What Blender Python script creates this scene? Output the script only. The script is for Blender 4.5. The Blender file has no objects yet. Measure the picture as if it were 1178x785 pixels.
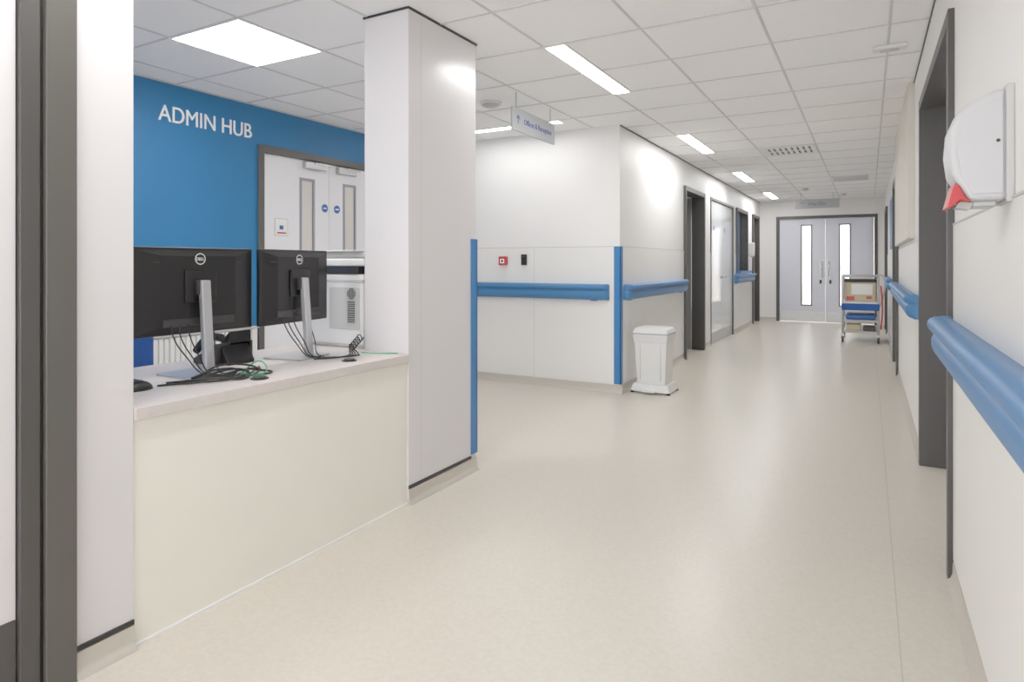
import bpy, math, random
from mathutils import Vector, Matrix
random.seed(3)
scene = bpy.context.scene
COL = scene.collection

# ---------------------------------------------------------------- materials
def lin(h):
    h = h.lstrip('#')
    out = []
    for i in (0, 2, 4):
        c = int(h[i:i+2], 16) / 255
        out.append(c/12.92 if c <= 0.04045 else ((c+0.055)/1.055)**2.4)
    return (*out, 1)

def mat(name, hexc, rough=0.5, metal=0.0, var=0.0, vscale=8, bump=0.0, bscale=200, emit=0, spec=0.5, alpha=1, trans=0):
    m = bpy.data.materials.new(name)
    m.use_nodes = True
    nt = m.node_tree
    b = nt.nodes['Principled BSDF']
    c = lin(hexc)
    b.inputs['Base Color'].default_value = c
    b.inputs['Roughness'].default_value = rough
    b.inputs['Metallic'].default_value = metal
    b.inputs['Specular IOR Level'].default_value = spec
    b.inputs['Alpha'].default_value = alpha
    b.inputs['Transmission Weight'].default_value = trans
    tc = nt.nodes.new('ShaderNodeTexCoord')
    if emit:
        b.inputs['Emission Color'].default_value = (1, 0.995, 0.985, 1)
        b.inputs['Emission Strength'].default_value = emit
    if var:
        n = nt.nodes.new('ShaderNodeTexNoise')
        n.inputs['Scale'].default_value = vscale
        n.inputs['Detail'].default_value = 4
        r = nt.nodes.new('ShaderNodeValToRGB')
        r.color_ramp.elements[0].position = 0.3
        r.color_ramp.elements[1].position = 0.7
        r.color_ramp.elements[0].color = (c[0]*(1-var), c[1]*(1-var), c[2]*(1-var), 1)
        r.color_ramp.elements[1].color = (min(1, c[0]*(1+var)), min(1, c[1]*(1+var)), min(1, c[2]*(1+var)), 1)
        nt.links.new(tc.outputs['Object'], n.inputs['Vector'])
        nt.links.new(n.outputs['Fac'], r.inputs['Fac'])
        nt.links.new(r.outputs['Color'], b.inputs['Base Color'])
    if bump:
        n = nt.nodes.new('ShaderNodeTexNoise')
        n.inputs['Scale'].default_value = bscale
        n.inputs['Detail'].default_value = 2
        bp = nt.nodes.new('ShaderNodeBump')
        bp.inputs['Strength'].default_value = bump
        bp.inputs['Distance'].default_value = 0.002
        nt.links.new(tc.outputs['Object'], n.inputs['Vector'])
        nt.links.new(n.outputs['Fac'], bp.inputs['Height'])
        nt.links.new(bp.outputs['Normal'], b.inputs['Normal'])
    return m

WHITE = mat('wall_paint', '#efedeb', 0.5, var=0.01, vscale=1.5)
PANEL = mat('wall_protection_panel', '#edebe7', 0.34, var=0.01, vscale=2, bump=0.05, bscale=400)
COLUMN = mat('column_cladding', '#dad6d7', 0.26, var=0.01, vscale=2)
BLUEWALL = mat('blue_wall_paint', '#00659f', 0.5, var=0.03, vscale=2)
CEIL = mat('ceiling_tile', '#fbfafa', 0.9, var=0.015, vscale=90, bump=0.15, bscale=250)
TBAR = mat('ceiling_tbar', '#cfcdcd', 0.5)
SKIRT = mat('vinyl_skirting', '#bcb4a8', 0.4, var=0.03, vscale=60)
BLACKGAP = mat('black_trim', '#0b0a0a', 0.5)
FRAME = mat('grey_frame', '#47443f', 0.4, var=0.02)
FRAMED = mat('grey_frame_dark', '#363331', 0.45)
DOORW = mat('door_laminate_white', '#f0f0f5', 0.35, var=0.01)
DOORGL = mat('door_gloss_white', '#dfe3e6', 0.07, spec=0.7)
DOORL = mat('door_laminate_lilac', '#dcdeeb', 0.35, var=0.01)
DOORG = mat('door_grey', '#7d7a76', 0.4)
STEEL = mat('brushed_steel', '#b4b4b4', 0.35, 1.0, var=0.05, vscale=20)
CHROME = mat('chrome', '#dddddd', 0.12, 1.0)
RAIL = mat('blue_rail_vinyl', '#2f6fa8', 0.42, var=0.03, vscale=30, bump=0.3, bscale=500)
GUARD = mat('blue_corner_guard', '#236cae', 0.4, var=0.02)
BLACK = mat('black_plastic', '#0a090a', 0.42, var=0.05, vscale=30, bump=0.1, bscale=600, spec=0.3)
DGREY = mat('dark_grey_plastic', '#1f1f21', 0.45)
SILVER = mat('silver_plastic', '#b8b8bb', 0.3, 0.6)
PLW = mat('white_plastic', '#e6e5e3', 0.35, var=0.01)
DISP = mat('dispenser_plastic', '#c3c3c6', 0.3, var=0.01)
PLG = mat('light_grey_plastic', '#bdbcba', 0.4)
RISER = mat('riser_laminate', '#d9d3c6', 0.45)
BEIGE = mat('beige_plastic', '#c4b490', 0.5)
DESKF = mat('desk_front_laminate', '#ebe7db', 0.4, var=0.01)
DESKT = mat('desk_top_laminate', '#cdc3bf', 0.35, var=0.04, vscale=40)
RED = mat('red_plastic', '#c00e12', 0.35)
GREEN = mat('green_cable', '#0a9a55', 0.4)
CHBLUE = mat('blue_upholstery', '#124a9c', 0.8, var=0.08, vscale=60, bump=0.3)
SIGNG = mat('sign_grey', '#a3a6a8', 0.4)
TXTB = mat('sign_text_blue', '#1a3f94', 0.5)
TXTW = mat('lettering_white', '#ffffff', 0.4)
STKB = mat('sticker_blue', '#0a58ae', 0.4)
PAPER = mat('paper', '#f4f4f2', 0.7)
GLASSF = mat('frosted_glass', '#dfe2e8', 0.25)
GLASSC = mat('clear_glass', '#ffffff', 0.05, trans=1.0)
VISB = mat('vision_bead', '#8f8b9d', 0.4)
VISD = mat('vision_bead_dark', '#26262c', 0.4)
TAN = mat('tan_glass', '#dbd6cf', 0.35)
BAG = mat('bin_liner', '#f4f4f4', 0.35, alpha=0.8)
LIGHT = mat('luminaire_diffuser', '#ffffff', 0.5, emit=39)
LIGHTP = mat('panel_luminaire_diffuser', '#ffffff', 0.5, emit=18)
DAYG = mat('translucent_glass', '#f2f5fa', 0.4, trans=0.95)

def floor_mat():
    m = bpy.data.materials.new('vinyl_floor')
    m.use_nodes = True
    nt = m.node_tree
    b = nt.nodes['Principled BSDF']
    tc = nt.nodes.new('ShaderNodeTexCoord')
    n1 = nt.nodes.new('ShaderNodeTexNoise'); n1.inputs['Scale'].default_value = 70; n1.inputs['Detail'].default_value = 5
    r1 = nt.nodes.new('ShaderNodeValToRGB')
    r1.color_ramp.elements[0].position = 0.3; r1.color_ramp.elements[0].color = lin('#c8bfb0')
    r1.color_ramp.elements[1].position = 0.65; r1.color_ramp.elements[1].color = lin('#cfc7b9')
    nt.links.new(tc.outputs['Object'], n1.inputs['Vector'])
    nt.links.new(n1.outputs['Fac'], r1.inputs['Fac'])
    nt.links.new(r1.outputs['Color'], b.inputs['Base Color'])
    b.inputs['Roughness'].default_value = 0.31
    b.inputs['Specular IOR Level'].default_value = 0.42
    n3 = nt.nodes.new('ShaderNodeTexNoise'); n3.inputs['Scale'].default_value = 6
    bp = nt.nodes.new('ShaderNodeBump'); bp.inputs['Strength'].default_value = 0.06; bp.inputs['Distance'].default_value = 0.01
    nt.links.new(tc.outputs['Object'], n3.inputs['Vector'])
    nt.links.new(n3.outputs['Fac'], bp.inputs['Height'])
    nt.links.new(bp.outputs['Normal'], b.inputs['Normal'])
    return m
FLOOR = floor_mat()
SEAM = mat('floor_weld_seam', '#b3aa9b', 0.35)

# ---------------------------------------------------------------- mesh helpers
def grp(name, loc):
    e = bpy.data.objects.new(name, None)
    e.empty_display_size = 0.1
    e.location = loc
    COL.objects.link(e)
    return e

def attach(o, parent):
    if parent is not None:
        o.parent = parent
        rot = Matrix.LocRotScale(parent.location, parent.rotation_euler, None)
        o.matrix_parent_inverse = rot.inverted()

def mesh_obj(name, verts, faces, m, parent=None, smooth=False, origin=None):
    me = bpy.data.meshes.new(name)
    if origin is None:
        xs = [v[0] for v in verts]; ys = [v[1] for v in verts]; zs = [v[2] for v in verts]
        origin = ((min(xs)+max(xs))/2, (min(ys)+max(ys))/2, (min(zs)+max(zs))/2)
    ov = Vector(origin)
    me.from_pydata([Vector(v)-ov for v in verts], [], faces)
    import bmesh
    bm = bmesh.new(); bm.from_mesh(me)
    bmesh.ops.recalc_face_normals(bm, faces=bm.faces)
    bm.to_mesh(me); bm.free()
    me.materials.append(m)
    if smooth:
        for p in me.polygons: p.use_smooth = True
    o = bpy.data.objects.new(name, me)
    o.location = ov
    COL.objects.link(o)
    attach(o, parent)
    return o

BF = [(0,1,3,2),(4,6,7,5),(0,4,5,1),(2,3,7,6),(0,2,6,4),(1,5,7,3)]
def bverts(x0,x1,y0,y1,z0,z1):
    return [(x,y,z) for x in (x0,x1) for y in (y0,y1) for z in (z0,z1)]

def box(name, x0,x1,y0,y1,z0,z1, m, parent=None, bev=0.0, seg=2):
    o = mesh_obj(name, bverts(min(x0,x1),max(x0,x1),min(y0,y1),max(y0,y1),min(z0,z1),max(z0,z1)), BF, m, parent)
    if bev:
        md = o.modifiers.new('bevel', 'BEVEL'); md.width = bev; md.segments = seg; md.limit_method = 'ANGLE'
        for p in o.data.polygons: p.use_smooth = True
        wn = o.modifiers.new('wn', 'WEIGHTED_NORMAL')
    return o

def boxes(name, lst, m, parent=None):
    V=[];F=[]
    for b in lst:
        k=len(V); V+=bverts(*b); F+=[tuple(i+k for i in f) for f in BF]
    return mesh_obj(name, V, F, m, parent)

def cyl(name, p0, p1, r, m, parent=None, n=24, r2=None):
    p0=Vector(p0);p1=Vector(p1); d=(p1-p0).normalized()
    a = Vector((0,0,1)) if abs(d.z)<0.9 else Vector((1,0,0))
    u=d.cross(a).normalized(); w=d.cross(u)
    r2 = r if r2 is None else r2
    V=[];F=[]
    for i in range(n):
        t=2*math.pi*i/n; o=u*math.cos(t)+w*math.sin(t)
        V.append(tuple(p0+o*r)); V.append(tuple(p1+o*r2))
    for i in range(n):
        j=(i+1)%n; F.append((2*i,2*j,2*j+1,2*i+1))
    F.append(tuple(2*i for i in range(n))); F.append(tuple(2*i+1 for i in range(n)))
    o=mesh_obj(name,V,F,m,parent)
    for p in o.data.polygons:
        if len(p.vertices)==4: p.use_smooth=True
    return o

def dome(name, c, r, h, m, parent=None, down=True, n=24):
    V=[];F=[];R=6
    for k in range(R+1):
        t=k/R*math.pi/2*0.98
        for i in range(n):
            a=2*math.pi*i/n
            V.append((c[0]+r*math.cos(t)*math.cos(a), c[1]+r*math.cos(t)*math.sin(a), c[2]+(-1 if down else 1)*h*math.sin(t)))
    for k in range(R):
        for i in range(n):
            j=(i+1)%n; F.append((k*n+i,k*n+j,(k+1)*n+j,(k+1)*n+i))
    F.append(tuple(range(n))); F.append(tuple(R*n+i for i in range(n)))
    return mesh_obj(name,V,F,m,parent,smooth=True)

def curve(name, pts, r, m, parent=None, cyclic=False, smooth=True):
    cu=bpy.data.curves.new(name,'CURVE'); cu.dimensions='3D'; cu.bevel_depth=r; cu.bevel_resolution=3
    sp=cu.splines.new('BEZIER' if smooth else 'POLY')
    if smooth:
        sp.bezier_points.add(len(pts)-1)
        for b,p in zip(sp.bezier_points,pts):
            b.co=p; b.handle_left_type='AUTO'; b.handle_right_type='AUTO'
    else:
        sp.points.add(len(pts)-1)
        for b,p in zip(sp.points,pts): b.co=(*p,1)
    sp.use_cyclic_u=cyclic; cu.resolution_u=8; cu.use_fill_caps=True
    tmp=bpy.data.objects.new(name+'_c',cu); COL.objects.link(tmp)
    dg=bpy.context.evaluated_depsgraph_get(); dg.update()
    me=bpy.data.meshes.new_from_object(tmp.evaluated_get(dg))
    bpy.data.objects.remove(tmp)
    me.materials.clear(); me.materials.append(m)
    for p in me.polygons: p.use_smooth=True
    o=bpy.data.objects.new(name,me); COL.objects.link(o); attach(o,parent)
    return o

def text(name, body, loc, rot, size, m, parent=None, extrude=0.002, width=None, bold=0.0, align='LEFT'):
    cu=bpy.data.curves.new(name,'FONT'); cu.body=body; cu.size=size; cu.extrude=extrude; cu.offset=bold; cu.align_x=align
    tmp=bpy.data.objects.new(name+'_c',cu); COL.objects.link(tmp)
    dg=bpy.context.evaluated_depsgraph_get(); dg.update()
    me=bpy.data.meshes.new_from_object(tmp.evaluated_get(dg))
    bpy.data.objects.remove(tmp)
    xs=[v.co.x for v in me.vertices]
    if width:
        k=width/(max(xs)-min(xs))
        for v in me.vertices: v.co.x*=k
    me.materials.clear(); me.materials.append(m)
    o=bpy.data.objects.new(name,me); o.location=loc; o.rotation_euler=rot; COL.objects.link(o); attach(o,parent)
    return o

def slab(name, axis, p0,p1,a0,a1,z0,z1,m,ops=(),parent=None):
    cuts=sorted({a0,a1,*[min(max(o[0],a0),a1) for o in ops],*[min(max(o[1],a0),a1) for o in ops]})
    L=[]
    for s,e in zip(cuts[:-1],cuts[1:]):
        if e-s<1e-5: continue
        mid=(s+e)/2; zz=[(z0,z1)]
        for o in ops:
            if o[0]<mid<o[1]:
                nz=[]
                for (q0,q1) in zz:
                    if o[2]>q0: nz.append((q0,min(q1,o[2])))
                    if o[3]<q1: nz.append((max(q0,o[3]),q1))
                zz=[q for q in nz if q[1]-q[0]>1e-5]
        for q0,q1 in zz:
            L.append((p0,p1,s,e,q0,q1) if axis=='Y' else (s,e,p0,p1,q0,q1))
    return boxes(name,L,m,parent)

class W:
    def __init__(s,axis,plane,sign): s.axis=axis; s.plane=plane; s.sign=sign
    def pt(s,a,d,z):
        return (s.plane+s.sign*d,a,z) if s.axis=='Y' else (a,s.plane+s.sign*d,z)
    def box(s,name,a0,a1,d0,d1,z0,z1,m,parent=None,bev=0):
        p=s.pt(a0,d0,z0); q=s.pt(a1,d1,z1)
        return box(name,min(p[0],q[0]),max(p[0],q[0]),min(p[1],q[1]),max(p[1],q[1]),z0,z1,m,parent,bev)

def sweep(name, w, prof, a0, a1, m, parent=None, caps=False, smooth=True):
    st=[]
    if caps:
        for off,k in ((0,0.35),(0.010,0.66),(0.025,0.88),(0.045,0.98),(0.06,1.0)): st.append((a0+off,k))
        for off,k in ((0.06,1.0),(0.045,0.98),(0.025,0.88),(0.010,0.66),(0,0.35)): st.append((a1-off,k))
    else: st=[(a0,1),(a1,1)]
    V=[];F=[];n=len(prof)
    for a,k in st:
        for d,z in prof: V.append(w.pt(a,d*k,z))
    for s in range(len(st)-1):
        for i in range(n):
            j=(i+1)%n; F.append((s*n+i,s*n+j,(s+1)*n+j,(s+1)*n+i))
    F.append(tuple(range(n))); F.append(tuple((len(st)-1)*n+i for i in range(n)))
    o=mesh_obj(name,V,F,m,parent,smooth=smooth)
    if smooth:
        md=o.modifiers.new('es','EDGE_SPLIT'); md.split_angle=math.radians(50)
    return o

# handrail section: rounded grip above a taller bumper, shallow groove between
RP=[(0.0,0.872),(0.040,0.872),(0.058,0.878),(0.070,0.890),(0.077,0.906),(0.080,0.925),(0.079,0.942),(0.074,0.955),
    (0.066,0.962),(0.066,0.966),(0.078,0.970),(0.088,0.978),(0.093,0.990),(0.092,1.003),(0.085,1.014),(0.072,1.021),(0.055,1.023),(0.035,1.019),(0.015,1.008),(0.0,1.004)]
SKP=[(0,0.075),(0.006,0.075),(0.008,0.03),(0.014,0.014),(0.026,0.003),(0.026,0),(0,0)]

# ---------------------------------------------------------------- constants
H=2.52; XL=-2.03; XR=0.287; YE=14.4; YC=5.66; XB=-4.37; YB=-3.0
T=0.15

box('floor', XB-T, 2.2, YB-T, 18.0, -0.1, 0, FLOOR)
box('trim_floor_seam', 0.085, 0.089, YB, YE, -0.001, 0.0004, SEAM)
box('ceiling', XB-T, 2.2, YB-T, 18.0, H, H+0.1, CEIL)
bars=[]
x=-1.70-0.6*5
while x<XR:
    if x>XB: bars.append((x-0.007,x+0.007,YB,YE,H-0.004,H+0.001))
    x+=0.6
y=2.2-0.6*8
while y<YE:
    if y<YC-0.02: bars.append((XB,XR,y-0.007,y+0.007,H-0.0045,H+0.001))
    else: bars.append((XL,XR,y-0.007,y+0.007,H-0.0045,H+0.001))
    y+=0.6
boxes('trim_ceiling_grid', bars, TBAR)

# walls -------------------------------------------------------------
wl=W('Y',XL,1); wr=W('Y',XR,-1); wc=W('X',YC,-1); we=W('X',YE,-1); wb=W('Y',XB,1)
opsL=[(8.0,9.1,0,2.2),(9.55,11.35,0,2.2),(11.6,12.75,1.08,2.2),(13.35,14.2,0,2.2)]
slab('wall_corridor_left','Y',XL-T,XL,YC,YE,0,H,WHITE,opsL)
slab('wall_corridor_left_panel','Y',XL,XL+0.005,YC-0.005,YE,0.085,1.375,PANEL,opsL)
opsR=[(2.94,4.58,0,2.2),(8.0,9.2,0,2.2),(12.6,13.6,0,2.2)]
slab('wall_right','Y',XR,XR+T,YB,YE,0,H,WHITE,opsR)
slab('wall_right_panel','Y',XR-0.005,XR,YB,YE,0.085,1.365,PANEL,opsR)
box('wall_right_riser',XR-0.042,XR-0.0,5.36,7.9,1.40,H-0.001,RISER,bev=0.003)
slab('wall_cross','X',YC,YC+T,XB,XL-T,0,H,WHITE)
slab('wall_cross_panel','X',YC-0.005,YC,XB,XL,0.085,1.375,PANEL)
slab('wall_admin','Y',XB-T,XB,YB,18.0,0,H,BLUEWALL,[(3.50,5.14,0,2.2)])
slab('wall_end','X',YE,YE+T,XL-T,XR+T,0,H,WHITE,[(-1.70,0.158,0,2.2)])
slab('wall_back','X',YB-T,YB,XB-T,XR+T,0,H,WHITE)
slab('wall_near_left','Y',XL-0.29,XL,YB,1.158,0,H,COLUMN,[(-0.15,0.978,0,2.2)])
slab('wall_vestibule_left','Y',XL-T,XL,YE+T,18.0,0,H,WHITE)
slab('wall_vestibule_right','Y',XR,XR+T,YE+T,18.0,0,H,WHITE)
slab('wall_vestibule_end','X',17.9,18.0,XL-T,XR+T,0,H,WHITE)
slab('wall_store_right','Y',2.1,2.2,YB,18.0,0,H,WHITE)

def trimline(name,w,a0,a1,z0,z1,d=0.008,m=BLACKGAP): return w.box(name,a0,a1,0.0,d,z0,z1,m)
segL=[(YC,8.0),(9.1,9.55),(11.35,13.35)]
for i,(a,b) in enumerate(segL):
    sweep('baseboard_left' if i==0 else 'baseboard_left.%03d'%i, wl,SKP,a,b,SKIRT)
sweep('baseboard_cross',wc,SKP,XB,XL+0.026,SKIRT)
for i,(a,b) in enumerate([(YB,2.94),(4.58,8.0),(9.2,12.6),(13.6,YE)]):
    sweep('baseboard_right' if i==0 else 'baseboard_right.%03d'%i, wr,SKP,a,b,SKIRT)
sweep('baseboard_end',we,SKP,XL,-1.70,SKIRT)
sweep('baseboard_admin',wb,SKP,YB,3.5,SKIRT)
sweep('baseboard_near_left',wl,SKP,0.985,1.158,SKIRT)
trimline('trim_1',wl,YC,YE,H-0.012,H-0.001,0.006)
trimline('trim_2',wr,YB,5.36,H-0.012,H-0.001,0.006)
trimline('trim_3',wl,0.985,1.158,0.078,0.092,0.007)
trimline('trim_4',wc,XB,XL,1.376,1.381,0.006,PLG)
trimline('trim_5',wl,YC,8.0,1.376,1.381,0.006,PLG)
trimline('trim_6',wr,YB,2.94,1.366,1.372,0.007,PLG)
trimline('trim_7',wr,4.58,8.0,1.366,1.372,0.007,PLG)
trimline('trim_8',wb,YB,YC,H-0.012,H-0.001,0.006,PLG)
trimline('trim_9',wc,-2.93,-2.927,0.09,1.375,0.006,PLG)

# column --------------------------------------------------------------
cg=grp('column',(-2.175,2.845,0))
box('shaft',-2.32,XL+0.003,2.53,3.16,0.0,H,COLUMN,cg,bev=0.003)
wcol=W('Y',XL+0.003,1)
sweep('skirting_side',wcol,SKP,2.53,3.16,SKIRT,cg)
wcol.box('gap_side',2.53,3.105,0,0.006,0.078,0.094,BLACKGAP,cg)
wcol.box('panel_joint',2.632,2.634,0,0.001,0.1,H-0.02,PLG,cg)
boxes('top_gap',[(-2.326,XL+0.010,2.524,3.166,H-0.012,H-0.001)],BLACKGAP,cg)
g=grp('column_corner_guard',(-2.03,3.14,0.7))
boxes('guard',[(XL+0.003,XL+0.010,3.105,3.168,0.10,1.362),(XL-0.05,XL+0.010,3.161,3.168,0.10,1.362)],GUARD,g)
g=grp('wall_corner_guard',(XL,YC,0.7))
boxes('guard',[(XL+0.005,XL+0.011,YC-0.011,YC+0.055,0.085,1.378),(XL-0.055,XL+0.011,YC-0.011,YC-0.005,0.085,1.378)],GUARD,g)

# handrails -----------------------------------------------------------
def handrail(w,a0,a1):
    g=grp('handrail',w.pt((a0+a1)/2,0,0.95))
    sweep('rail',w,RP,a0,a1,RAIL,g,caps=True)
    n=max(2,int((a1-a0)/0.9))
    for i in range(n):
        a=a0+0.15+(a1-a0-0.3)*i/(n-1)
        w.box('bracket_%d'%i,a-0.03,a+0.03,0.0,0.03,0.862,0.874,GUARD,g)
handrail(W('X',YC-0.005,-1),-4.3,-2.13)
handrail(W('Y',XL+0.005,1),5.74,7.93)
handrail(W('Y',XL+0.005,1),11.4,13.28)
handrail(W('Y',XR-0.005,-1),-2.9,2.87)
handrail(W('Y',XR-0.005,-1),4.66,7.93)
handrail(W('Y',XR-0.005,-1),9.28,10.75)

# doors ---------------------------------------------------------------
dn=[0]
def door(w,a0,a1,h,leaves=1,leafm=DOORW,framem=FRAME,fw=0.055,proud=0.02,recess=0.06,vision=None,kick=0,pull=False,closer=False,opened=False,depth=0.15,beadm=VISB,glassm=GLASSF,lever=True):
    dn[0]+=1
    g=grp('door_%d'%dn[0],w.pt((a0+a1)/2,0,0))
    w.box('jamb_a',a0,a0+fw,-depth,proud,0,h,framem,g,0.003)
    w.box('jamb_b',a1-fw,a1,-depth,proud,0,h,framem,g,0.003)
    w.box('head',a0+fw,a1-fw,-depth,proud,h-fw,h,framem,g,0.003)
    i0,i1=a0+fw+0.003,a1-fw-0.003; hh=h-fw-0.004
    wid=(i1-i0)/leaves
    if opened:
        xx=w.plane-w.sign*depth; x2=xx-w.sign*(i1-i0)
        box('leaf',min(xx,x2),max(xx,x2),i1-0.045,i1,0.008,hh,leafm,g,0.002)
        return g
    for k in range(leaves):
        l0=i0+k*wid+0.002; l1=i0+(k+1)*wid-0.002
        ops=[]
        if vision:
            c=(l0+l1)/2+vision[0]*(1 if k==0 else -1); vw=vision[1]/2; vz0,vz1=vision[2],vision[3]
            ops=[(c-vw,c+vw,vz0,vz1)]
        pa=w.pt(0,-recess,0); pb=w.pt(0,-recess-0.044,0)
        q0,q1=(pa[0],pb[0]) if w.axis=='Y' else (pa[1],pb[1])
        slab('leaf_%d'%(k+1),w.axis,min(q0,q1),max(q0,q1),l0,l1,0.008,hh,leafm,ops,g)
        if vision:
            bw=0.022
            s=-recess+0.006
            w.box('bead_l_%d'%k,c-vw-bw,c-vw,-recess-0.05,s,vz0-bw,vz1+bw,beadm,g)
            w.box('bead_r_%d'%k,c+vw,c+vw+bw,-recess-0.05,s,vz0-bw,vz1+bw,beadm,g)
            w.box('bead_t_%d'%k,c-vw,c+vw,-recess-0.05,s,vz1,vz1+bw,beadm,g)
            w.box('bead_b_%d'%k,c-vw,c+vw,-recess-0.05,s,vz0-bw,vz0,beadm,g)
            w.box('glazing_%d'%k,c-vw,c+vw,-recess-0.012,-recess-0.004,vz0,vz1,glassm,g)
        if kick:
            w.box('kick_plate_%d'%k,l0+0.01,l1-0.01,-recess,-recess+0.003,0.02,kick,STEEL,g)
        if pull:
            c=l1-0.06 if k==0 else l0+0.06
            w.box('pull_plate_%d'%k,c-0.03,c+0.03,-recess,-recess+0.003,0.9,1.28,STEEL,g)
            cyl('pull_bar_%d'%k,w.pt(c,-recess+0.045,0.93),w.pt(c,-recess+0.045,1.25),0.011,CHROME,g)
            for q in (0.95,1.23): cyl('pull_post_%d_%d'%(k,int(q*100)),w.pt(c,-recess,q),w.pt(c,-recess+0.045,q),0.009,CHROME,g)
        elif lever:
            c=l1-0.07 if k==0 else l0+0.07
            cyl('rose_%d'%k,w.pt(c,-recess,1.0),w.pt(c,-recess+0.01,1.0),0.027,STEEL,g)
            cyl('lever_stem_%d'%k,w.pt(c,-recess,1.0),w.pt(c,-recess+0.05,1.0),0.01,STEEL,g)
            cyl('lever_%d'%k,w.pt(c,-recess+0.05,1.0),w.pt(c+(-0.12 if k==0 else 0.12),-recess+0.05,1.0),0.01,STEEL,g)
        if closer:
            c=l1-0.20 if k==0 else l0+0.20
            w.box('closer_%d'%k,c-0.12,c+0.12,-recess,-recess+0.05,hh-0.075,hh-0.015,SILVER,g,0.006)
            w.box('closer_arm_%d'%k,c-0.02,c+0.16,-recess+0.05,-recess+0.06,hh-0.03,hh-0.015,STEEL,g)
    return g

gA=door(wb,3.50,5.14,2.2,2,DOORW,FRAME,0.055,0.02,0.03,vision=(0.115,0.13,0.75,1.96),closer=True,kick=0,beadm=VISB,glassm=TAN)
for i,c in enumerate((4.265,4.42)):
    cyl('fire_sticker_%d'%i,wb.pt(c,-0.03,1.73),wb.pt(c,-0.027,1.73),0.038,STKB,gA)
    wb.box('fire_sticker_text_%d'%i,c-0.022,c+0.022,-0.027,-0.0262,1.724,1.736,TXTW,gA)
wb.box('notice_holder',3.695,3.835,-0.03,-0.026,1.455,1.605,PLG,gA)
wb.box('notice',3.70,3.83,-0.026,-0.0255,1.46,1.60,PAPER,gA)
wb.box('notice_blue',3.745,3.785,-0.0255,-0.0245,1.51,1.545,STKB,gA)
wb.box('notice_red',3.72,3.815,-0.0255,-0.0245,1.475,1.487,RED,gA)
gE=door(we,-1.70,0.158,2.2,2,DOORL,FRAMED,0.06,0.02,0.05,vision=(0.08,0.17,0.36,2.0),kick=0.22,pull=True,beadm=VISD,glassm=DAYG)
for k in (-0.86,-0.68):
    we.box('lock_plate_%d'%int(-k*100),k-0.02,k+0.02,-0.05,-0.045,0.80,0.88,BLACK,gE)
door(wl,8.0,9.1,2.2,1,DOORG,FRAMED,0.06,0.03,0.06,opened=True)
gC=door(wl,9.55,11.35,2.2,2,DOORGL,FRAME,0.04,0.012,0.01,kick=0.0,lever=True)
for i,(c,r) in enumerate(((9.85,1.75),(10.65,1.75))):
    cyl('sticker_%d'%i,wl.pt(c,-0.01,r),wl.pt(c,-0.0085,r),0.04,STKB,gC)
wl.box('kick_strip',9.6,11.3,-0.01,-0.007,0.02,0.18,STEEL,gC)
door(wl,13.35,14.2,2.2,1,DOORG,FRAMED,0.06,0.03,0.06)
door(wr,2.94,4.58,2.2,2,DOORW,FRAMED,0.055,0.022,0.13)
door(wr,8.0,9.2,2.2,1,DOORW,FRAMED,0.055,0.03,0.12)
door(wr,12.6,13.6,2.2,1,DOORW,FRAMED,0.055,0.03,0.12)
dn[0]+=1
g=grp('door_%d'%dn[0],(XL,0.4,0))
wl.box('architrave',0.905,0.985,-0.1,0.022,0,2.26,FRAME,g,0.003)
wl.box('groove',0.895,0.905,-0.1,0.0,0,2.2,BLACKGAP,g)
wl.box('inner_lining',0.846,0.895,-0.1,0.012,0,2.2,FRAMED,g,0.003)
wl.box('architrave_far',-0.21,-0.09,-0.1,0.022,0,2.26,FRAME,g,0.003)
wl.box('head',-0.21,0.985,-0.1,0.022,2.19,2.26,FRAME,g,0.003)
wl.box('leaf',-0.09,0.843,-0.05,-0.005,0.01,2.19,COLUMN,g,0.002)
wl.box('kick_plate',-0.085,0.84,-0.005,-0.001,0.012,0.245,FRAMED,g)

g=grp('window_1',wl.pt(12.17,0,1.6))
wl.box('jamb_a',11.6,11.66,-0.15,0.03,1.08,2.2,FRAMED,g)
wl.box('jamb_b',12.69,12.75,-0.15,0.03,1.08,2.2,FRAMED,g)
wl.box('head',11.66,12.69,-0.15,0.03,2.14,2.2,FRAMED,g)
wl.box('sill',11.55,12.80,-0.15,0.09,1.04,1.08,GUARD,g)
wl.box('mullion',12.15,12.19,-0.10,-0.04,1.08,2.14,GUARD,g)
wl.box('glass',11.66,12.69,-0.08,-0.074,1.08,2.14,GLASSC,g)

# luminaires ----------------------------------------------------------
def lum(x0,x1,y0,y1,m):
    g=grp('ceiling_light',((x0+x1)/2,(y0+y1)/2,H))
    boxes('trim_frame',[(x0-0.012,x0,y0-0.012,y1+0.012,H-0.010,H),(x1,x1+0.012,y0-0.012,y1+0.012,H-0.010,H),
        (x0,x1,y0-0.012,y0,H-0.010,H),(x0,x1,y1,y1+0.012,H-0.010,H)],PLW,g)
    box('diffuser',x0,x1,y0,y1,H-0.006,H-0.001,m,g)
for y0 in (-2.6,0.4,3.4,6.4,9.4,12.4): lum(-1.69,-1.57,y0+0.01,y0+1.19,LIGHT)
lum(-3.49,-2.91,2.21,2.79,LIGHTP)
lum(-3.49,-2.91,-0.79,-0.21,LIGHTP)
lum(-3.60,-2.45,5.20,5.30,LIGHTP)
lum(-3.5,-2.9,11.2,11.8,LIGHTP)  # added unseen panel, brightens the side room behind window_1
lum(-1.2,-0.6,15.5,17.3,LIGHT)  # added unseen panel, stands in for daylight behind the end door glazing

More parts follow.
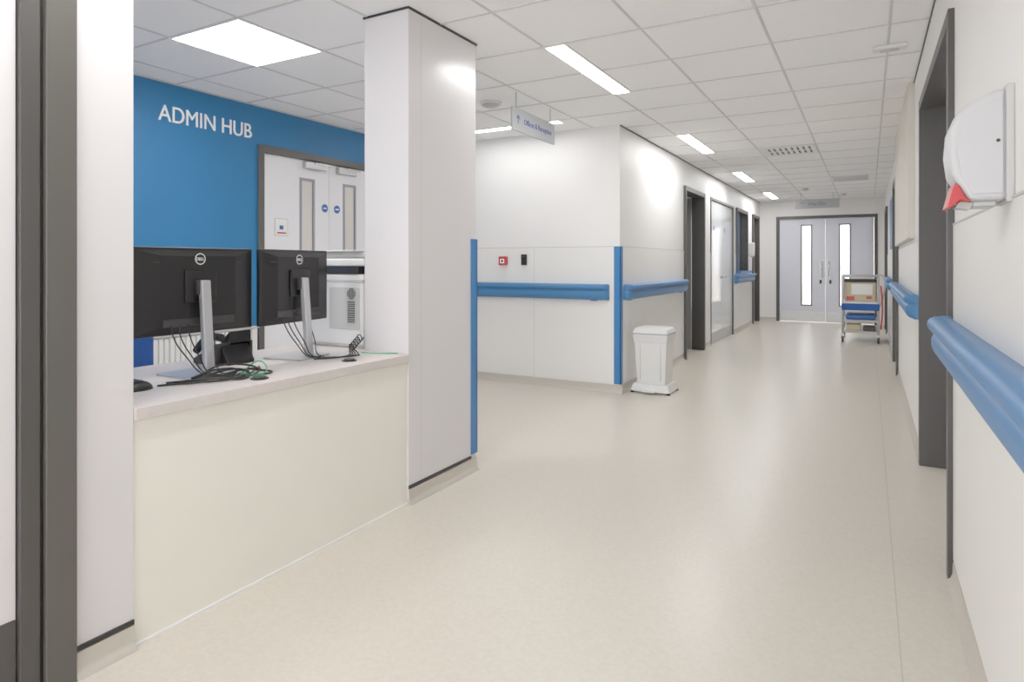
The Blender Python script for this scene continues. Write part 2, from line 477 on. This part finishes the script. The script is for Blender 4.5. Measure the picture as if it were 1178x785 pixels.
# added fill lamps behind the viewpoint; the back wall has no windows
def area(name,loc,rot,sx,sy,p,c=(1,1,1)):
    l=bpy.data.lights.new(name,'AREA'); l.shape='RECTANGLE'; l.size=sx; l.size_y=sy; l.energy=p; l.color=c
    o=bpy.data.objects.new(name,l); o.location=loc; o.rotation_euler=rot; COL.objects.link(o)
area('fill_corridor_back',(-0.9,-2.9,1.3),(math.radians(102),0,0),1.9,2.0,80,(0.97,0.985,1))  # added fill, lifts corridor walls and ceiling
area('fill_office_back',(-3.2,-2.9,1.3),(math.radians(100),0,0),1.7,2.0,35,(0.97,0.985,1))  # added fill for the office side

# ceiling devices
g=grp('ceiling_air_diffuser',(-0.8,7.9,H))
boxes('frame',[(-1.09,-0.51,7.61,7.66,H-0.012,H),(-1.09,-0.51,8.14,8.19,H-0.012,H),(-1.09,-1.04,7.66,8.14,H-0.012,H),(-0.56,-0.51,7.66,8.14,H-0.012,H)],PLW,g)
box('dark_throat',-1.04,-0.56,7.66,8.14,H-0.003,H-0.001,BLACKGAP,g)
boxes('vanes',[(-1.04+i*0.06,-1.005+i*0.06,7.66,8.14,H-0.011,H-0.004) for i in range(8)]+[(-1.04,-0.56,7.895,7.905,H-0.013,H-0.004)],PLW,g)
g=grp('ceiling_access_panel',(-0.25,10.9,H))
box('panel',-0.48,-0.0,10.6,11.2,H-0.014,H-0.001,SILVER,g,0.004)
boxes('louvres',[(-0.45,-0.03,10.65+i*0.08,10.68+i*0.08,H-0.018,H-0.014) for i in range(7)],PLG,g)
def detector(x,y,r=0.055,nm='smoke_detector'):
    g=grp(nm,(x,y,H))
    cyl('base',(x,y,H),(x,y,H-0.018),r,PLW,g)
    dome('cap',(x,y,H-0.018),r*0.8,0.03,PLG,g)
detector(-2.66,4.37,0.09); detector(-0.95,12.0); detector(-0.4,13.2)
detector(-3.17,3.6,0.04,'ceiling_sensor'); detector(-3.3,5.0,0.045)
g=grp('emergency_ceiling_light',(0.11,4.4,H))
box('body',0.02,0.20,4.36,4.44,H-0.025,H-0.001,PLW,g,0.008)
box('lens',0.06,0.16,4.375,4.425,H-0.03,H-0.024,PLG,g,0.003)

# hanging signs ---------------------------------------------------------
g=grp('hanging_sign',(-2.33,4.49,2.31))
box('board',-2.338,-2.322,4.13,4.86,2.225,2.40,SIGNG,g,0.003)
for yy in (4.2,4.79): cyl('wire_%d'%int(yy*10),(-2.33,yy,2.40),(-2.33,yy,H),0.004,STEEL,g,8)
text('lettering','Offices & Reception',(-2.321,4.31,2.293),(math.pi/2,0,math.pi/2),0.062,TXTB,g,0.001,width=0.48)
text('arrow','↑',(-2.321,4.18,2.285),(math.pi/2,0,math.pi/2),0.09,TXTB,g,0.001)
g=grp('hanging_sign',(-0.83,12.9,2.31))
box('board',-1.20,-0.46,12.892,12.908,2.235,2.40,SIGNG,g,0.003)
for xx in (-1.1,-0.56): cyl('wire_%d'%int(-xx*10),(xx,12.9,2.40),(xx,12.9,H),0.004,STEEL,g,8)
text('lettering','Way Out',(-0.98,12.891,2.29),(math.pi/2,0,0),0.08,TXTB,g,0.001,width=0.3)
text('arrow','↑',(-1.12,12.891,2.285),(math.pi/2,0,0),0.1,TXTB,g,0.001)
g=grp('wall_lettering',(XB,3.05,2.3))
text('admin_hub_text','ADMIN HUB',(XB+0.004,2.665,2.235),(math.pi/2,0,math.pi/2),0.165,TXTW,g,0.004,width=0.775,bold=0.0)

# call point + reader -----------------------------------------------------
g=grp('fire_alarm_call_point',(-3.28,YC,1.25))
box('body',-3.325,-3.235,YC-0.045,YC-0.005,1.20,1.29,RED,g,0.005)
box('glass_label',-3.305,-3.255,YC-0.047,YC-0.045,1.22,1.265,PAPER,g)
cyl('button',(-3.28,YC-0.047,1.243),(-3.28,YC-0.05,1.243),0.012,BLACK,g)
g=grp('card_reader',(-3.04,YC,1.25))
box('body',-3.07,-3.01,YC-0.03,YC-0.005,1.20,1.31,BLACK,g,0.006)
box('led_bar',-3.055,-3.025,YC-0.031,YC-0.03,1.285,1.29,RED,g)

# desk ---------------------------------------------------------------------
g=grp('reception_desk',(-2.15,1.85,0))
box('front_panel',-2.06,XL-0.005,1.160,2.528,0.006,0.72,DESKF,g)
box('front_base_seal',-2.05,XL+0.003,1.160,2.528,0.0,0.008,PLW,g)
box('counter_top',-2.322,XL+0.012,1.160,2.528,0.72,0.760,DESKT,g,0.002)
g=grp('office_desk',(-2.58,1.85,0))
box('worktop',-2.82,-2.323,0.6,3.1,0.72,0.760,DESKT,g,0.002)
box('end_panel_a',-2.80,-2.34,0.62,0.645,0,0.72,DESKF,g)
box('end_panel_b',-2.80,-2.34,3.05,3.075,0,0.72,DESKF,g)
box('modesty_panel',-2.36,-2.34,0.645,3.05,0.1,0.72,DESKF,g)

# monitors -------------------------------------------------------------------
def monitor(cx,cy,yaw,w=0.54,cabs=()):
    g=grp('computer_monitor',(0,0,0))
    zb,zt=0.930,1.285
    h=w/2
    box('display_shell',-0.012,0.012,-h,h,zb,zt,BLACK,g,0.006)
    V=[];F=[]
    for d,sy,z0,z1 in ((0.012,h*0.96,zb+0.008,zt-0.01),(0.03,h*0.62,zb+0.04,zt-0.035)):
        V+=[(d,-sy,z0),(d,sy,z0),(d,sy,z1),(d,-sy,z1)]
    F=[(0,1,2,3),(4,5,6,7),(0,1,5,4),(1,2,6,5),(2,3,7,6),(3,0,4,7)]
    mesh_obj('rear_housing',V,F,BLACK,g)
    box('port_recess',0.014,0.034,-0.16,0.16,zb+0.035,zb+0.065,DGREY,g,0.003)
    box('vesa_cover',0.03,0.040,-0.07,0.07,1.06,1.19,BLACK,g,0.008)
    box('vent_band',0.018,0.029,-0.2,0.2,zt-0.062,zt-0.058,DGREY,g)
    box('screen',-0.0135,-0.012,-h+0.008,h-0.008,zb+0.015,zt-0.008,DGREY,g)
    V=[]
    for z,d in ((0.768,0.075),(1.15,0.045)):
        V+=[(d,-0.021,z),(d,0.021,z),(d+0.026,0.021,z),(d+0.026,-0.021,z)]
    o=mesh_obj('stand_column',V,F,SILVER,g)
    md=o.modifiers.new('b','BEVEL'); md.width=0.005; md.segments=3
    box('stand_hinge',0.035,0.06,-0.03,0.03,1.09,1.15,DGREY,g,0.004)
    box('stand_foot',-0.09,0.125,-0.115,0.115,0.7605,0.769,SILVER,g,0.004)
    V=[];F=[];n=32
    for r in (0.0205,0.0235):
        for i in range(n):
            a=2*math.pi*i/n; V.append((0.0315,r*math.cos(a),1.238+r*math.sin(a)))
    for i in range(n):
        j=(i+1)%n; F.append((i,j,n+j,n+i))
    mesh_obj('logo_ring',V,F,PAPER,g)
    text('logo_lettering','DELL',(0.0305,-0.0165,1.232),(math.pi/2,0,math.pi/2),0.017,PAPER,g,0.0008,width=0.033)
    for k,yy in enumerate((-0.12,-0.09,-0.05,0.06)):
        curve('lead_%d'%k,[(0.026,yy,0.985),(0.05,yy-0.01,0.93),(0.085+0.008*k,yy*0.6-0.02,0.84),(0.12,yy*0.4,0.775),(0.15,yy*0.2+0.02,0.766)],0.0028,BLACK,g)
    g.location=(cx,cy,0); g.rotation_euler=(0,0,yaw)
monitor(-2.45,1.655,0.0)
monitor(-2.46,2.185,math.radians(10),0.50)

# cables lying on the desk
cb=grp('cable_bundle',(-2.25,1.8,0.765))
def cab(pts,m=BLACK,r=0.0035,nm='cable'): curve(nm,pts,r,m,cb)
for k in range(4):
    o=0.018*k
    cab([(-2.30,1.46+o,0.764),(-2.25,1.54+o,0.768+0.004*k),(-2.22+o,1.66,0.768),(-2.27,1.74+o,0.776),(-2.30,1.68,0.765)])
    cab([(-2.30,2.16+o,0.764),(-2.22+0.01*k,2.26+o,0.768),(-2.26,2.36+o,0.766),(-2.34,2.44,0.768+o*0.5),(-2.38,2.50,0.79)])
cab([(-2.29,1.82,0.765),(-2.16,1.80,0.768),(-2.17,1.72,0.767),(-2.24,1.64,0.772),(-2.30,1.60,0.766)],r=0.004)
cab([(-2.30,1.40,0.765),(-2.22,1.50,0.768),(-2.17,1.62,0.768),(-2.20,1.72,0.775)],r=0.004)
cab([(-2.28,1.52,0.775),(-2.24,1.60,0.80),(-2.22,1.68,0.785),(-2.27,1.62,0.768)],r=0.004)
cab([(-2.31,1.44,0.768),(-2.20,1.56,0.775),(-2.15,1.68,0.768),(-2.22,1.70,0.79),(-2.28,1.58,0.775),(-2.24,1.48,0.768)],r=0.004)
cab([(-2.30,1.56,0.768),(-2.26,1.62,0.81),(-2.23,1.74,0.80),(-2.26,1.82,0.77),(-2.34,1.88,0.766)],r=0.004)
cab([(-2.20,1.68,0.78),(-2.15,1.74,0.768),(-2.18,1.79,0.79),(-2.23,1.79,0.81),(-2.28,1.76,0.77)],GREEN,0.003,'green_cable')
cab([(-2.24,2.42,0.767),(-2.14,2.46,0.766),(-2.07,2.50,0.766)],GREEN,0.003,'green_cable')
pts=[]
for i in range(40):
    t=i/39; a=t*2*math.pi*5
    pts.append((-2.29+0.018*math.cos(a),2.40+0.07*t,0.79+0.05*t+0.018*math.sin(a)))
curve('coiled_cable',pts,0.003,BLACK,cb)
def grommet(x,y):
    g=grp('cable_grommet',(x,y,0.76))
    cyl('ring',(x,y,0.7602),(x,y,0.764),0.035,BLACK,g)
    cyl('cap',(x,y,0.764),(x,y,0.770),0.025,DGREY,g)
grommet(-2.13,2.22); grommet(-2.11,1.70)

# mouse, keyboard
g=grp('computer_mouse',(-2.30,1.33,0.761))
o=dome('shell',(0,0,0),0.032,0.034,BLACK,None,down=False)
o.parent=g; o.location=(0,0,0.017); o.scale=(1,1.6,1)
g=grp('computer_keyboard',(-2.4,1.2,0.77))
box('body',-2.50,-2.355,1.05,1.40,0.7605,0.776,BLACK,g,0.003)
boxes('keys',[(-2.49+i*0.021,-2.473+i*0.021,1.06+j*0.0195,1.075+j*0.0195,0.776,0.782) for i in range(6) for j in range(17)],DGREY,g)

# desk phone (seen from behind)
g=grp('desk_phone',(-2.56,1.90,0.76))
def wedge(name,x0,x1,y0,y1,zb_,za,zc,m,parent):
    V=[(x0,y0,zb_),(x0,y1,zb_),(x1,y0,zb_),(x1,y1,zb_),(x0,y0,za),(x0,y1,za),(x1,y0,zc),(x1,y1,zc)]
    F=[(0,1,3,2),(4,5,7,6),(0,1,5,4),(2,3,7,6),(0,2,6,4),(1,3,7,5)]
    o=mesh_obj(name,V,F,m,parent); md=o.modifiers.new('b','BEVEL'); md.width=0.006; md.segments=3
    return o
wedge('body',-2.70,-2.54,1.81,2.01,0.761,0.785,0.86,DGREY,g)
wedge('display_head',-2.60,-2.54,1.88,2.00,0.82,0.86,0.91,BLACK,g)
curve('handset',[(-2.71,1.835,0.815),(-2.66,1.835,0.86),(-2.60,1.835,0.885),(-2.53,1.835,0.885)],0.018,BLACK,g)
wedge('rear_stand',-2.54,-2.49,1.84,1.98,0.761,0.85,0.775,BLACK,g)

# printer ------------------------------------------------------------------
g=grp('multifunction_printer',(-2.55,2.74,0.76))
box('main_body',-2.78,-2.36,2.56,2.98,0.775,1.16,PLW,g,0.012,3)
box('paper_tray',-2.785,-2.355,2.565,2.975,0.761,0.86,PLG,g,0.008)
box('front_band',-2.782,-2.358,2.555,2.60,1.115,1.13,PLG,g,0.002)
box('output_bay',-2.75,-2.40,2.56,2.94,1.16,1.205,DGREY,g,0.004)
box('scanner_unit',-2.79,-2.35,2.55,2.99,1.205,1.245,PLW,g,0.01,3)
box('document_feeder',-2.77,-2.37,2.62,2.97,1.245,1.285,PLG,g,0.014,3)
box('feeder_tray',-2.70,-2.42,2.57,2.75,1.285,1.292,PLW,g,0.002)
box('control_panel',-2.36,-2.345,2.60,2.78,1.17,1.21,DGREY,g,0.003)
box('side_panel',-2.60,-2.38,2.553,2.56,0.86,1.09,PLG,g,0.004)
boxes('vent_slots',[(-2.46,-2.41,2.549,2.554,0.90+i*0.012,0.905+i*0.012) for i in range(10)],DGREY,g)
V=[];F=[]
for i in range(7):
    for j in range(7):
        if (i-3)**2+(j-3)**2<=10:
            x=-2.435+(i-3)*0.009; z=1.055+(j-3)*0.009; k=len(V)
            V+=bverts(x-0.003,x+0.003,2.551,2.554,z-0.003,z+0.003); F+=[tuple(q+k for q in f) for f in BF]
mesh_obj('fan_grille',V,F,DGREY,g)

# radiator -------------------------------------------------------------------
g=grp('radiator',(XB+0.08,2.85,0.4))
box('core',XB+0.035,XB+0.075,2.2,3.44,0.14,0.70,PLW,g,0.004)
boxes('fins',[(XB+0.075,XB+0.092,2.22+i*0.04,2.244+i*0.04,0.16,0.69) for i in range(30)],PLW,g)
box('top_grille',XB+0.03,XB+0.095,2.195,3.445,0.70,0.715,PLG,g,0.003)
boxes('wall_brackets',[(XB,XB+0.035,2.4,2.44,0.3,0.6),(XB,XB+0.035,3.2,3.24,0.3,0.6)],PLG,g)
cyl('valve',(XB+0.05,3.46,0.2),(XB+0.05,3.46,0.28),0.018,PLW,g)
cyl('pipe',(XB+0.05,3.46,0.0),(XB+0.05,3.46,0.2),0.008,STEEL,g)

# office chair ----------------------------------------------------------------
cx,cy=-3.13,1.81
g=grp('office_chair',(cx,cy,0))
box('seat',cx-0.23,cx+0.23,cy-0.24,cy+0.24,0.44,0.52,CHBLUE,g,0.03,4)
box('backrest',cx-0.27,cx-0.20,cy-0.21,cy+0.21,0.58,0.98,CHBLUE,g,0.03,4)
box('back_support',cx-0.30,cx-0.27,cy-0.03,cy+0.03,0.40,0.75,BLACK,g,0.005)
box('seat_bracket',cx-0.30,cx+0.02,cy-0.03,cy+0.03,0.40,0.44,BLACK,g,0.005)
cyl('gas_lift',(cx,cy,0.10),(cx,cy,0.42),0.025,BLACK,g)
for i in range(5):
    a=2*math.pi*i/5+0.3; ex,ey=cx+0.27*math.cos(a),cy+0.27*math.sin(a)
    cyl('leg_%d'%i,(cx,cy,0.11),(ex,ey,0.075),0.022,BLACK,g,12,0.014)
    cyl('castor_%d'%i,(ex-0.02,ey,0.03),(ex+0.02,ey,0.03),0.03,BLACK,g,16)

# pedal bin --------------------------------------------------------------------
bx,by=-1.78,5.93
g=grp('pedal_bin',(bx,by,0))
def frustum(name,x0,x1,y0,y1,z0,X0,X1,Y0,Y1,z1,m,parent,bev=0.012):
    V=[(x0,y0,z0),(x1,y0,z0),(x1,y1,z0),(x0,y1,z0),(X0,Y0,z1),(X1,Y0,z1),(X1,Y1,z1),(X0,Y1,z1)]
    F=[(0,1,2,3),(4,5,6,7),(0,1,5,4),(1,2,6,5),(2,3,7,6),(3,0,4,7)]
    o=mesh_obj(name,V,F,m,parent,smooth=True)
    if bev:
        md=o.modifiers.new('b','BEVEL'); md.width=bev; md.segments=3; o.modifiers.new('w','WEIGHTED_NORMAL')
    return o
frustum('base',bx-0.19,bx+0.19,by-0.16,by+0.16,0.012,bx-0.165,bx+0.165,by-0.14,by+0.14,0.085,PLW,g)
frustum('body',bx-0.135,bx+0.135,by-0.12,by+0.12,0.08,bx-0.155,bx+0.155,by-0.14,by+0.14,0.53,PLW,g)
frustum('liner_cuff',bx-0.155,bx+0.155,by-0.142,by+0.142,0.47,bx-0.168,bx+0.168,by-0.153,by+0.153,0.555,BAG,g,0.008)
frustum('lid',bx-0.175,bx+0.175,by-0.16,by+0.16,0.555,bx-0.15,bx+0.15,by-0.135,by+0.135,0.612,PLW,g,0.018)
boxes('lid_gap',[(bx-0.165,bx+0.165,by-0.150,by+0.150,0.549,0.556)],DGREY,g)
box('pedal',bx-0.06,bx+0.06,by-0.22,by-0.14,0.02,0.035,PLW,g,0.005)
box('hinge',bx-0.10,bx+0.10,by+0.145,by+0.175,0.50,0.58,PLG,g,0.004)
boxes('recess_lines',[(bx-0.10,bx-0.095,by-0.137,by-0.13,0.12,0.45),(bx+0.095,bx+0.10,by-0.137,by-0.13,0.12,0.45)],PLG,g)
for i,(sx,sy) in enumerate(((-.17,-.14),(.17,-.14),(-.17,.14),(.17,.14))):
    cyl('foot_%d'%i,(bx+sx,by+sy,0.0),(bx+sx,by+sy,0.02),0.02,BLACK,g,12)

# trolley -------------------------------------------------------------------------
tx0,tx1,ty0,ty1=-0.35,0.13,11.05,11.70
g=grp('utility_trolley',((tx0+tx1)/2,11.37,0))
for i,(px,py) in enumerate(((tx0,ty0),(tx1,ty0),(tx0,ty1),(tx1,ty1))):
    cyl('post_%d'%i,(px,py,0.12),(px,py,1.02),0.016,PLG,g,12)
    cyl('castor_%d'%i,(px-0.015,py,0.05),(px+0.015,py,0.05),0.05,DGREY,g,20)
    box('castor_fork_%d'%i,px-0.025,px+0.025,py-0.02,py+0.02,0.06,0.13,STEEL,g,0.003)
for nm,z,m in (('lower_shelf',0.15,PLG),('middle_shelf',0.32,PLG),('upper_shelf',0.60,PLW)):
    box(nm,tx0-0.01,tx1+0.01,ty0-0.01,ty1+0.01,z,z+0.03,m,g,0.004)
box('blue_tray',tx0-0.015,tx1+0.015,ty0-0.06,ty1,0.50,0.60,CHBLUE,g,0.01)
for py in (ty0,ty1):
    cyl('top_rail_%d'%int(py*10),(tx0,py,1.02),(tx1,py,1.02),0.016,PLG,g,12)
for px in (tx0,tx1):
    cyl('side_rail_%d'%int(px*100),(px,ty0,0.86),(px,ty1,0.86),0.010,PLG,g,12)
    cyl('side_top_%d'%int(px*100),(px,ty0,1.02),(px,ty1,1.02),0.016,PLG,g,12)
box('storage_box',tx0+0.03,tx1-0.03,ty0+0.03,ty0+0.40,0.63,0.93,BEIGE,g,0.01)
box('box_lid',tx0+0.02,tx1-0.02,ty0+0.02,ty0+0.41,0.93,0.975,BLACK,g,0.006)
box('box_label',tx0+0.12,tx1-0.08,ty0+0.026,ty0+0.03,0.74,0.90,PAPER,g)
box('label_red',tx0+0.05,tx0+0.16,ty0+0.022,ty0+0.03,0.65,0.71,RED,g)
box('label_red_small',tx1-0.16,tx1-0.09,ty0+0.022,ty0+0.03,0.68,0.715,RED,g)
box('folded_blanket',tx0+0.04,tx1-0.04,ty0+0.05,ty1-0.05,0.35,0.43,STKB,g,0.02,4)
box('boxes_on_base',tx0+0.05,tx0+0.25,ty0+0.03,ty0+0.3,0.18,0.28,BEIGE,g,0.01)
box('dark_box_on_base',tx0+0.28,tx1-0.04,ty0+0.03,ty0+0.3,0.18,0.25,DGREY,g,0.01)
curve('push_handle',[(tx1+0.01,ty0+0.05,0.55),(tx1+0.06,ty0+0.05,0.70),(tx1+0.06,ty0+0.05,1.02),(tx1+0.01,ty0+0.05,1.05)],0.012,PLG,g)
curve('red_tube',[(tx1+0.03,ty0-0.02,0.22),(tx1+0.05,ty0-0.02,0.45),(tx1+0.045,ty0-0.02,0.7),(tx1+0.03,ty0-0.02,0.88)],0.011,RED,g)

# dispenser on right wall -----------------------------------------------------------
g=grp('hand_gel_dispenser',(XR,1.86,1.5))
prof=[(0.012,1.365),(0.085,1.365),(0.100,1.395),(0.118,1.43),(0.124,1.48),(0.120,1.535),(0.105,1.575),(0.075,1.600),(0.035,1.617),(0.012,1.62)]
def prism(name,prof,y0,y1,m,parent,bev):
    V=[(XR-d,y0,z) for d,z in prof]+[(XR-d,y1,z) for d,z in prof]; n=len(prof)
    F=[tuple(range(n)),tuple(range(n,2*n))]+[(i,(i+1)%n,n+(i+1)%n,n+i) for i in range(n)]
    o=mesh_obj(name,V,F,m,parent,smooth=True)
    md=o.modifiers.new('b','BEVEL'); md.width=bev; md.segments=4; md.limit_method='ANGLE'; md.angle_limit=math.radians(50)
    o.modifiers.new('w','WEIGHTED_NORMAL')
    return o
prism('cover',prof,1.80,1.93,DISP,g,0.012)
prism('cover_inset',[(0.02,1.38),(0.078,1.38),(0.10,1.43),(0.106,1.48),(0.10,1.53),(0.07,1.58),(0.02,1.60)],1.7975,1.802,DISP,g,0.002)
box('back_plate',XR-0.016,XR,1.792,1.938,1.360,1.627,PLG,g,0.003)
cyl('lock',(XR-0.03,1.798,1.50),(XR-0.03,1.795,1.50),0.004,DGREY,g,12)
prism('red_flap',[(0.078,1.362),(0.090,1.372),(0.104,1.402),(0.112,1.408),(0.118,1.385),(0.126,1.352),(0.120,1.350),(0.100,1.368)],1.795,1.91,RED,g,0.002)
prism('clear_spout',[(0.07,1.366),(0.10,1.366),(0.108,1.352),(0.08,1.346)],1.83,1.88,PLG,g,0.002)
box('drip_lip',XR-0.075,XR-0.03,1.82,1.91,1.352,1.366,PLG,g,0.004)

g=grp('notice_board',(XR,10.1,1.75))
box('frame',XR-0.02,XR,9.6,10.6,1.42,2.1,FRAMED,g,0.004)
box('board',XR-0.023,XR-0.02,9.64,10.56,1.46,2.06,STKB,g)
g=grp('soap_dispenser',(XL,12.95,1.5))
box('body',XL+0.005,XL+0.11,12.88,13.02,1.36,1.62,PLW,g,0.015,3)
box('nozzle',XL+0.04,XL+0.09,12.92,12.98,1.33,1.36,PLG,g,0.004)

# ---------------------------------------------------------------- world, camera
w=bpy.data.worlds.new('world'); scene.world=w; w.use_nodes=True
w.node_tree.nodes['Background'].inputs[0].default_value=(0.8,0.9,1,1)
w.node_tree.nodes['Background'].inputs[1].default_value=1.0

cam=bpy.data.cameras.new('camera'); co=bpy.data.objects.new('camera',cam); COL.objects.link(co)
cam.sensor_width=36; cam.lens=728/1178*36; cam.shift_y=-89.5/1178
co.location=(0,0,1.22); co.rotation_euler=(math.radians(90),0,math.radians(29.4))
cam.clip_start=0.02
scene.camera=co
scene.view_settings.view_transform='Standard'
scene.view_settings.exposure=0.0
scene.view_settings.gamma=1.38
